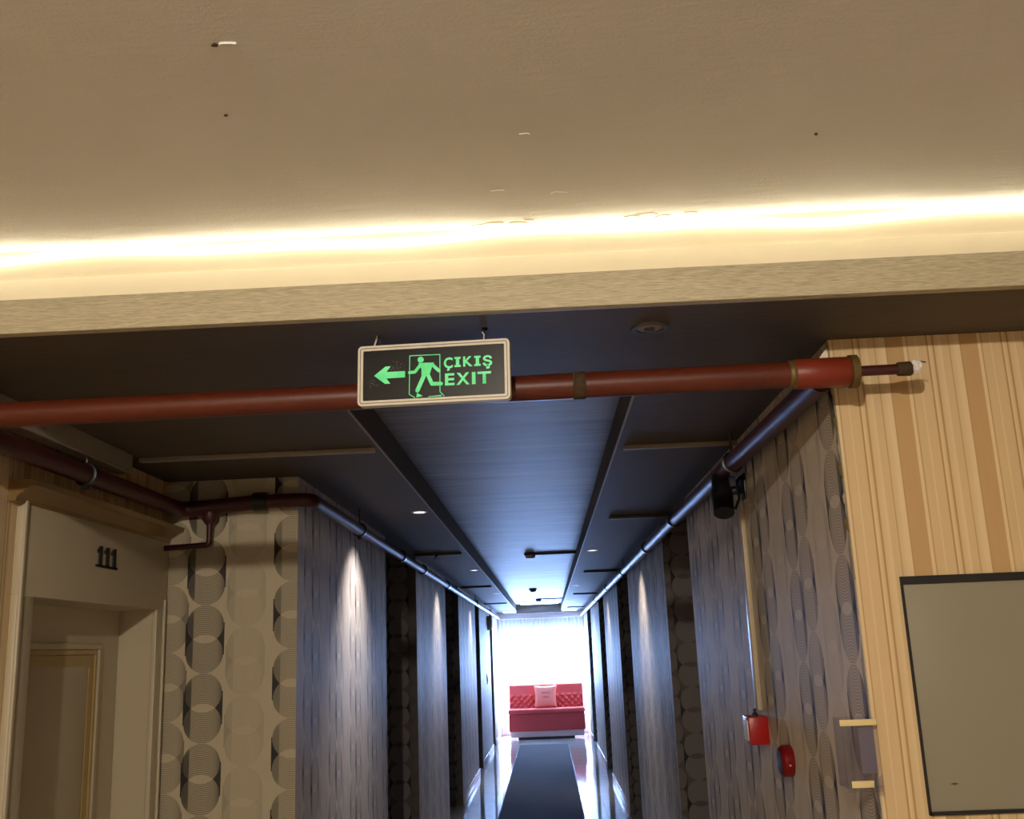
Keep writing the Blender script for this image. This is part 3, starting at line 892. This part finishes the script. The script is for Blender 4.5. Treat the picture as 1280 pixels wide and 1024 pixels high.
# hooks and wires up to the soffit
tube('hanging_wire', [(-0.154, 0, SH / 2), (-0.1475, 0.004, SH / 2 + 0.027), (-0.146, 0.006, SH / 2 + 0.035)], 0.0024, M['signframe'], sg, seg=8, local=True)
tube('hanging_wire', [(-0.136, 0, SH / 2), (-0.140, 0.003, SH / 2 + 0.020), (-0.133, 0.003, SH / 2 + 0.024), (-0.1455, 0.006, SH / 2 + 0.035)], 0.0009, M['steel'], sg, seg=6, local=True)
tube('hanging_wire', [(0.126, 0, SH / 2), (0.127, 0.003, SH / 2 + 0.018), (0.122, 0.005, SH / 2 + 0.024), (0.128, 0.006, SH / 2 + 0.035)], 0.0016, M['signframe'], sg, seg=8, local=True)
tube('hanging_wire', [(0.134, 0, SH / 2), (0.131, 0.003, SH / 2 + 0.022), (0.128, 0.006, SH / 2 + 0.035)], 0.0009, M['steel'], sg, seg=6, local=True)
for x in (-0.146, 0.128):
    lathe('ceiling_hook', [(0.008, -0.004), (0.008, 0.002), (0.003, 0.004), (0.003, 0.012)], (x, 0.006, 0.1105 - x * 0.0157), (0, 0, -1), M['black'], sg, seg=12, local=True)

# ------------------------------------------------------------------ right wall fittings
# black device on a swivel bracket
cm = thing('wall_camera', (XR, 3.98, 2.33), 'black camera housing on a swivel bracket below the right pipe', 'camera')
tube('housing', [(0.728, 4.10, 2.42), (0.728, 4.09, 2.405), (0.722, 4.04, 2.33), (0.716, 4.00, 2.265), (0.716, 3.995, 2.258)], [0.024, 0.036, 0.038, 0.034, 0.026], M['black'], cm, seg=18)
tube('visor', [(0.722, 4.035, 2.34), (0.714, 3.985, 2.25)], [0.043, 0.041], M['black'], cm, seg=18)
tube('arm', [(0.735, 4.04, 2.34), (0.790, 4.02, 2.345)], 0.018, M['black'], cm, seg=14)
tube('bracket', [(0.798, 4.0, 2.395), (0.775, 3.985, 2.375), (0.772, 3.975, 2.335), (0.776, 3.97, 2.305), (0.758, 3.98, 2.262)], 0.0055, M['black'], cm, seg=8)
box('mount_plate', XR - 0.008, XR, 3.95, 4.07, 2.30, 2.40, M['black'], cm, bev=0.003)
tube('cable', [(0.735, 4.10, 2.42), (0.74, 4.16, 2.44), (0.765, 4.2, 2.46), (0.765, 4.3, 2.44)], 0.006, M['black'], cm, seg=8)

# vertical conduit to the call point
box('cable_duct', XR - 0.018, XR, 4.03, 4.085, 1.50, 2.32, M['cream'], bev=0.003, label='vertical cream cable duct from black camera to red call point', cat='cable duct')
cp = thing('call_point', (XR, 4.0, 1.42), 'square red fire alarm call point at the foot of the cream duct', 'call point')
box('housing', XR - 0.072, XR, 3.945, 4.065, 1.384, 1.484, M['redplastic'], cp, bev=0.005)
box('glass_plate', XR - 0.075, XR - 0.07, 3.965, 4.045, 1.398, 1.47, M['paperwhite'], cp, bev=0.001, label='white glass plate')
lathe('cable_gland', [(0.010, 0), (0.010, 0.014), (0.006, 0.018), (0.006, 0.032)], (XR - 0.035, 4.01, 1.478), (0, 0, 1), M['black'], cp, seg=12)
SY, SZ = 3.62, 1.362
sd = thing('alarm_sounder', (XR, SY, SZ), 'round dark red alarm sounder low on the right corridor wall', 'alarm')
lathe('housing', [(0.050, 0), (0.053, 0.005), (0.051, 0.032), (0.043, 0.040)], (XR, SY, SZ), (-1, 0, 0), M['darkred'], sd, seg=28)
lathe('grille', [(0.043, 0.040), (0.041, 0.042), (0.020, 0.043)], (XR, SY, SZ), (-1, 0, 0), M['rubber'], sd, seg=28)
lathe('indicator', [(0.003, 0.0), (0.003, 0.003)], (XR - 0.018, SY - 0.0518, SZ - 0.01), (0, -1, 0), M['paperwhite'], sd, seg=8)

# clear acrylic holder by the corner
ah = thing('acrylic_holder', (XR, 2.76, 1.48), 'clear acrylic holder with cream tape bars at the corridor corner', 'holder')
HX0, HX1, HY0, HY1 = 0.716, XR - 0.001, 2.645, 2.72
box('front_plate', HX0, HX1 + 0.0, HY0, HY0 + 0.0022, 1.390, 1.560, M['acrylic'], ah)
box('rear_plate', HX0, HX1, HY1 - 0.002, HY1, 1.398, 1.562, M['acrylic'], ah)
box('side_plate', HX0, HX0 + 0.002, HY0 + 0.0022, HY1 - 0.002, 1.398, 1.562, M['acrylic'], ah)
box('base_plate', HX0 + 0.002, HX1, HY0 + 0.0022, HY1 - 0.002, 1.398, 1.401, M['acrylic'], ah)
box('insert', HX0 + 0.045, HX1 - 0.004, HY0 + 0.02, HY0 + 0.022, 1.43, 1.545, M['insert'], ah)
prism('lower_flap', [(HX0 + 0.05, 1.398), (HX1, 1.43), (HX1, 1.372), (HX0 + 0.085, 1.378)], HY0 - 0.003, HY0 - 0.001, M['acrylic'], ah)
box('tape_bar', HX0 - 0.004, HX1, HY0 - 0.003, HY0, 1.545, 1.560, M['cream_tape'], ah, bev=0.001)
box('tape_bar', HX0 + 0.010, HX0 + 0.064, HY0 - 0.003, HY0, 1.400, 1.416, M['cream_tape'], ah, bev=0.001)

# ------------------------------------------------------------------ left far wall fittings
sp = thing('wall_speaker', (XL, 18.75, 2.25), 'round grey wall speaker high on the farthest left pier', 'speaker')
lathe('housing', [(0.13, 0), (0.13, 0.06), (0.11, 0.085)], (XL, 18.75, 2.25), (1, 0, 0), M['trunk'], sp)
lathe('grille', [(0.11, 0.085), (0.10, 0.09), (0.04, 0.095)], (XL, 18.75, 2.25), (1, 0, 0), M['trunkd'], sp)
sw = thing('wall_switch', (XL, 18.2, 1.28), 'small dark wall switch below the grey speaker', 'switch')
box('plate', XL, XL + 0.014, 18.10, 18.28, 1.20, 1.37, M['black'], sw, bev=0.003)
box('rocker', XL + 0.014, XL + 0.02, 18.14, 18.24, 1.24, 1.33, M['dark'], sw, bev=0.002)

# ------------------------------------------------------------------ runner rug
rg = thing('runner_rug', (-0.15, 12, 0), 'long charcoal runner rug down the middle of the corridor', 'rug')
box('pile', CL + 0.012, CR - 0.012, 2.9, 20.05, 0.0005, 0.008, M['rug'], rg, bev=0.002)
box('edge_binding', CL, CL + 0.013, 2.9, 20.05, 0.0005, 0.009, M['dark'], rg, bev=0.002)
box('edge_binding', CR - 0.013, CR, 2.9, 20.05, 0.0005, 0.009, M['dark'], rg, bev=0.002)

# ------------------------------------------------------------------ window, curtain
w = bpy.data.objects.new('window_1', None); col.objects.link(w); w.location = (-0.13, YE + 0.1, WZ0); w.matrix_world = Matrix.Translation((-0.13, YE + 0.1, WZ0)); w['kind'] = 'structure'
fy0, fy1 = YE + 0.06, YE + 0.12
for a in ((WX0, WX0 + 0.05, WZ0, WZ1), (WX1 - 0.05, WX1, WZ0, WZ1), (WX0 + 0.05, WX1 - 0.05, WZ0, WZ0 + 0.05), (WX0 + 0.05, WX1 - 0.05, WZ1 - 0.05, WZ1)):
    box('window_frame', a[0], a[1], fy0, fy1, a[2], a[3], M['skirting'], w, bev=0.004)
wm = (WX0 + WX1) / 2
box('mullion', wm - 0.025, wm + 0.025, fy0, fy1, WZ0 + 0.05, WZ1 - 0.05, M['skirting'], w, bev=0.004)
box('pane', WX0 + 0.05, wm - 0.025, YE + 0.085, YE + 0.091, WZ0 + 0.05, WZ1 - 0.05, M['glass'], w)
box('pane', wm + 0.025, WX1 - 0.05, YE + 0.085, YE + 0.091, WZ0 + 0.05, WZ1 - 0.05, M['glass'], w)
box('window_sill', WX0, WX1, YE - 0.04, YE + 0.06, WZ0 - 0.03, WZ0, M['skirting'], w, bev=0.004)


def curtain(x0, x1, z0, z1, y, lab, folds):
    bm = bmesh.new(); n = folds * 8; rows = []
    for (z, amp) in ((z1, 0.012), (z1 - 0.08, 0.018), ((z0 + z1) / 2, 0.028), (z0, 0.034)):
        rows.append([bm.verts.new((x0 + (x1 - x0) * i / n, y + amp * math.sin(2 * PI * i / 8) + 0.006 * math.sin(i * 0.37), z)) for i in range(n + 1)])
    for a, b in zip(rows, rows[1:]):
        for i in range(n): bm.faces.new((a[i], a[i + 1], b[i + 1], b[i]))
    return bm_obj('sheer_curtain', bm, M['sheer'], smooth='all', label=lab, cat='curtain', group='sheer curtains at the far window')


curtain(XL + 0.03, -0.15, 0.04, 2.40, YE - 0.12, 'left sheer curtain glowing in front of the far window', 11)
curtain(-0.13, XR - 0.03, 0.04, 2.40, YE - 0.12, 'right sheer curtain glowing in front of the far window', 11)
rod = thing('curtain_rod', (-0.14, YE - 0.12, 2.41), 'white curtain rod above the far window', 'rod')
tube('rod', [(XL + 0.01, YE - 0.12, 2.415), (XR - 0.01, YE - 0.12, 2.415)], 0.014, M['white'], rod)
for x in (XL + 0.02, XR - 0.02): lathe('end_bracket', [(0.03, 0), (0.03, 0.01)], (x, YE - 0.12, 2.415), (1 if x < 0 else -1, 0, 0), M['white'], rod, seg=14)

# bulkhead at the end of the channel and bright ceiling strips beside it, modelled as emissive boxes
box('trim_4', CL, CR, YE - 0.9, YE - 0.82, ZC - 0.06, ZCH, M['channel'], **S)


def glow_strip(x0, x1, y0, y1, z, lab):
    t = thing('glow_strip', ((x0 + x1) / 2, y0, z), lab, 'ceiling light', 'glowing strips at the corridor end')
    box('housing', x0, x1, y0, y1, z - 0.012, z, M['white'], t, bev=0.002)
    box('glow_face', x0 + 0.015, x1 - 0.015, y0 + 0.015, y1 - 0.015, z - 0.016, z - 0.012, M['strip_glow'], t, bev=0.001)


glow_strip(CL + 0.09, CR - 0.05, YE - 2.2, YE - 1.1, ZCH, 'bright linear ceiling strip in the channel before the far bulkhead')
glow_strip(XL + 0.16, CL - 0.02, YE - 1.2, YE - 0.25, ZC, 'bright linear ceiling strip at the far left soffit')
glow_strip(CR + 0.02, XR - 0.14, YE - 1.2, YE - 0.25, ZC, 'bright linear ceiling strip at the far right soffit')

# ------------------------------------------------------------------ sofa with cushion
sx0, sx1, syf, syb = -0.845, 0.685, 21.2, 21.95
sf = thing('sofa', ((sx0 + sx1) / 2, syf, 0), 'armless red velvet sofa with tufted back under the far window', 'sofa')
box('plinth', sx0 + 0.03, sx1 - 0.03, syf + 0.03, syb, 0.05, 0.165, M['plinth'], sf, bev=0.006)
box('kick_base', sx0 + 0.18, sx1 - 0.22, syf + 0.05, syb - 0.05, 0.0, 0.05, M['dark'], sf, bev=0.004)
box('seat_base', sx0, sx1, syf, syb - 0.02, 0.16, 0.50, M['velvetd'], sf, bev=0.03)
box('seat_cushion', sx0 - 0.012, sx1 + 0.012, syf - 0.02, syb - 0.16, 0.495, 0.585, M['velvet'], sf, bev=0.035)


def tuft_back():
    bm = bmesh.new(); nx, nz = 120, 40; rows = []
    z0, z1 = 0.56, 1.045
    tz1 = 0.86                       # tufted below, smooth band above
    for j in range(nz + 1):
        z = z0 + (z1 - z0) * j / nz; row = []
        for i in range(nx + 1):
            x = sx0 + (sx1 - sx0) * i / nx
            yy = syb - 0.20 + (z - z0) * 0.14
            if z < tz1:
                p, q = (x - sx0) / 0.13, (z - z0) / 0.13
                a, b = p + q, p - q
                k = abs(math.sin(PI * a / 1.0)) * abs(math.sin(PI * b / 1.0))
                yy -= 0.045 * (k ** 0.6) * min(1, (tz1 - z) / 0.03)
            e = min(1, (sx1 - x) / 0.03, (x - sx0) / 0.03, (z1 - z) / 0.03 + 0.0)
            yy += 0.03 * (1 - max(0, e)) ** 2
            row.append(bm.verts.new((x, yy, z)))
        rows.append(row)
    for j in range(nz):
        for i in range(nx): bm.faces.new((rows[j][i], rows[j][i + 1], rows[j + 1][i + 1], rows[j + 1][i]))
    # back and rims
    bk = [bm.verts.new(c) for c in ((sx0, syb, z0), (sx1, syb, z0), (sx1, syb, z1), (sx0, syb, z1))]
    bm.faces.new(list(reversed(bk)))
    bm.faces.new([bk[3], bk[2]] + list(reversed(rows[-1])))
    bm.faces.new([bk[1], bk[0]] + rows[0])
    bm.faces.new([bk[0], bk[3]] + [r[0] for r in reversed(rows)])
    bm.faces.new([bk[2], bk[1]] + [r[-1] for r in rows])
    bmesh.ops.recalc_face_normals(bm, faces=bm.faces)
    return bm_obj('backrest', bm, M['velvet'], sf, smooth=True, label='diamond-tufted backrest')


back = tuft_back()
for i in range(12):
    for j in range(2):
        x = sx0 + 0.065 + i * 0.13 + (0.0 if j else 0.065); z = 0.625 + j * 0.13 - (0.0 if j else 0.0)
        if x > sx1 - 0.05: continue
        lathe('button', [(0.010, 0), (0.007, 0.006)], (x, syb - 0.20 + (z - 0.56) * 0.14 - 0.004, z), (0, -1, 0), M['velvetd'], back, seg=8)

cu = thing('throw_cushion', (-0.09, 21.62, 0.585), 'square salmon pink throw cushion with printed lettering on the red sofa', 'cushion')


def cushion():
    bm = bmesh.new(); n = 18; W2, H2 = 0.235, 0.225
    fr_, bk_ = [], []
    for j in range(n + 1):
        a, b = [], []
        for i in range(n + 1):
            u, v = -1 + 2 * i / n, -1 + 2 * j / n
            pinch = 1 - 0.10 * ((1 - u * u) * (abs(v) ** 3)) ; pin2 = 1 - 0.10 * ((1 - v * v) * (abs(u) ** 3))
            x, z = u * W2 * pin2, v * H2 * pinch
            th = 0.075 * ((1 - u ** 4) * (1 - v ** 4)) ** 0.5
            base = Vector((-0.09 + x, 21.60 + (z + H2) * 0.30, 0.800 + z))
            a.append(bm.verts.new(base + Vector((0, -th, 0)))); b.append(bm.verts.new(base + Vector((0, th * 0.6 + 0.001, 0))))
        fr_.append(a); bk_.append(b)
    for g, flip in ((fr_, False), (bk_, True)):
        for j in range(n):
            for i in range(n):
                f = (g[j][i], g[j][i + 1], g[j + 1][i + 1], g[j + 1][i])
                bm.faces.new(tuple(reversed(f)) if flip else f)
    bmesh.ops.remove_doubles(bm, verts=bm.verts, dist=0.0015)
    bmesh.ops.recalc_face_normals(bm, faces=bm.faces)
    return bm_obj('cover', bm, M['cushion'], cu, smooth='all')


cushion()
rnd = random.Random(8)
for (z, n, w_) in ((0.885, 7, 0.024), (0.800, 5, 0.026)):
    for i in range(n):
        x = -0.09 + (i - (n - 1) / 2) * w_
        k = max(0, 1 - ((x + 0.09) / 0.235) ** 4)
        v = (z - 0.8) / 0.225
        y = 21.60 + (z - 0.8 + 0.225) * 0.30 - 0.075 * (k * (1 - v ** 4)) ** 0.5 - 0.006
        h = 0.010 + 0.010 * rnd.random()
        box('print_stroke', x - w_ * 0.3, x + w_ * 0.3, y, y + 0.004, z - h, z + h * 0.4, M['cushprint'], cu)
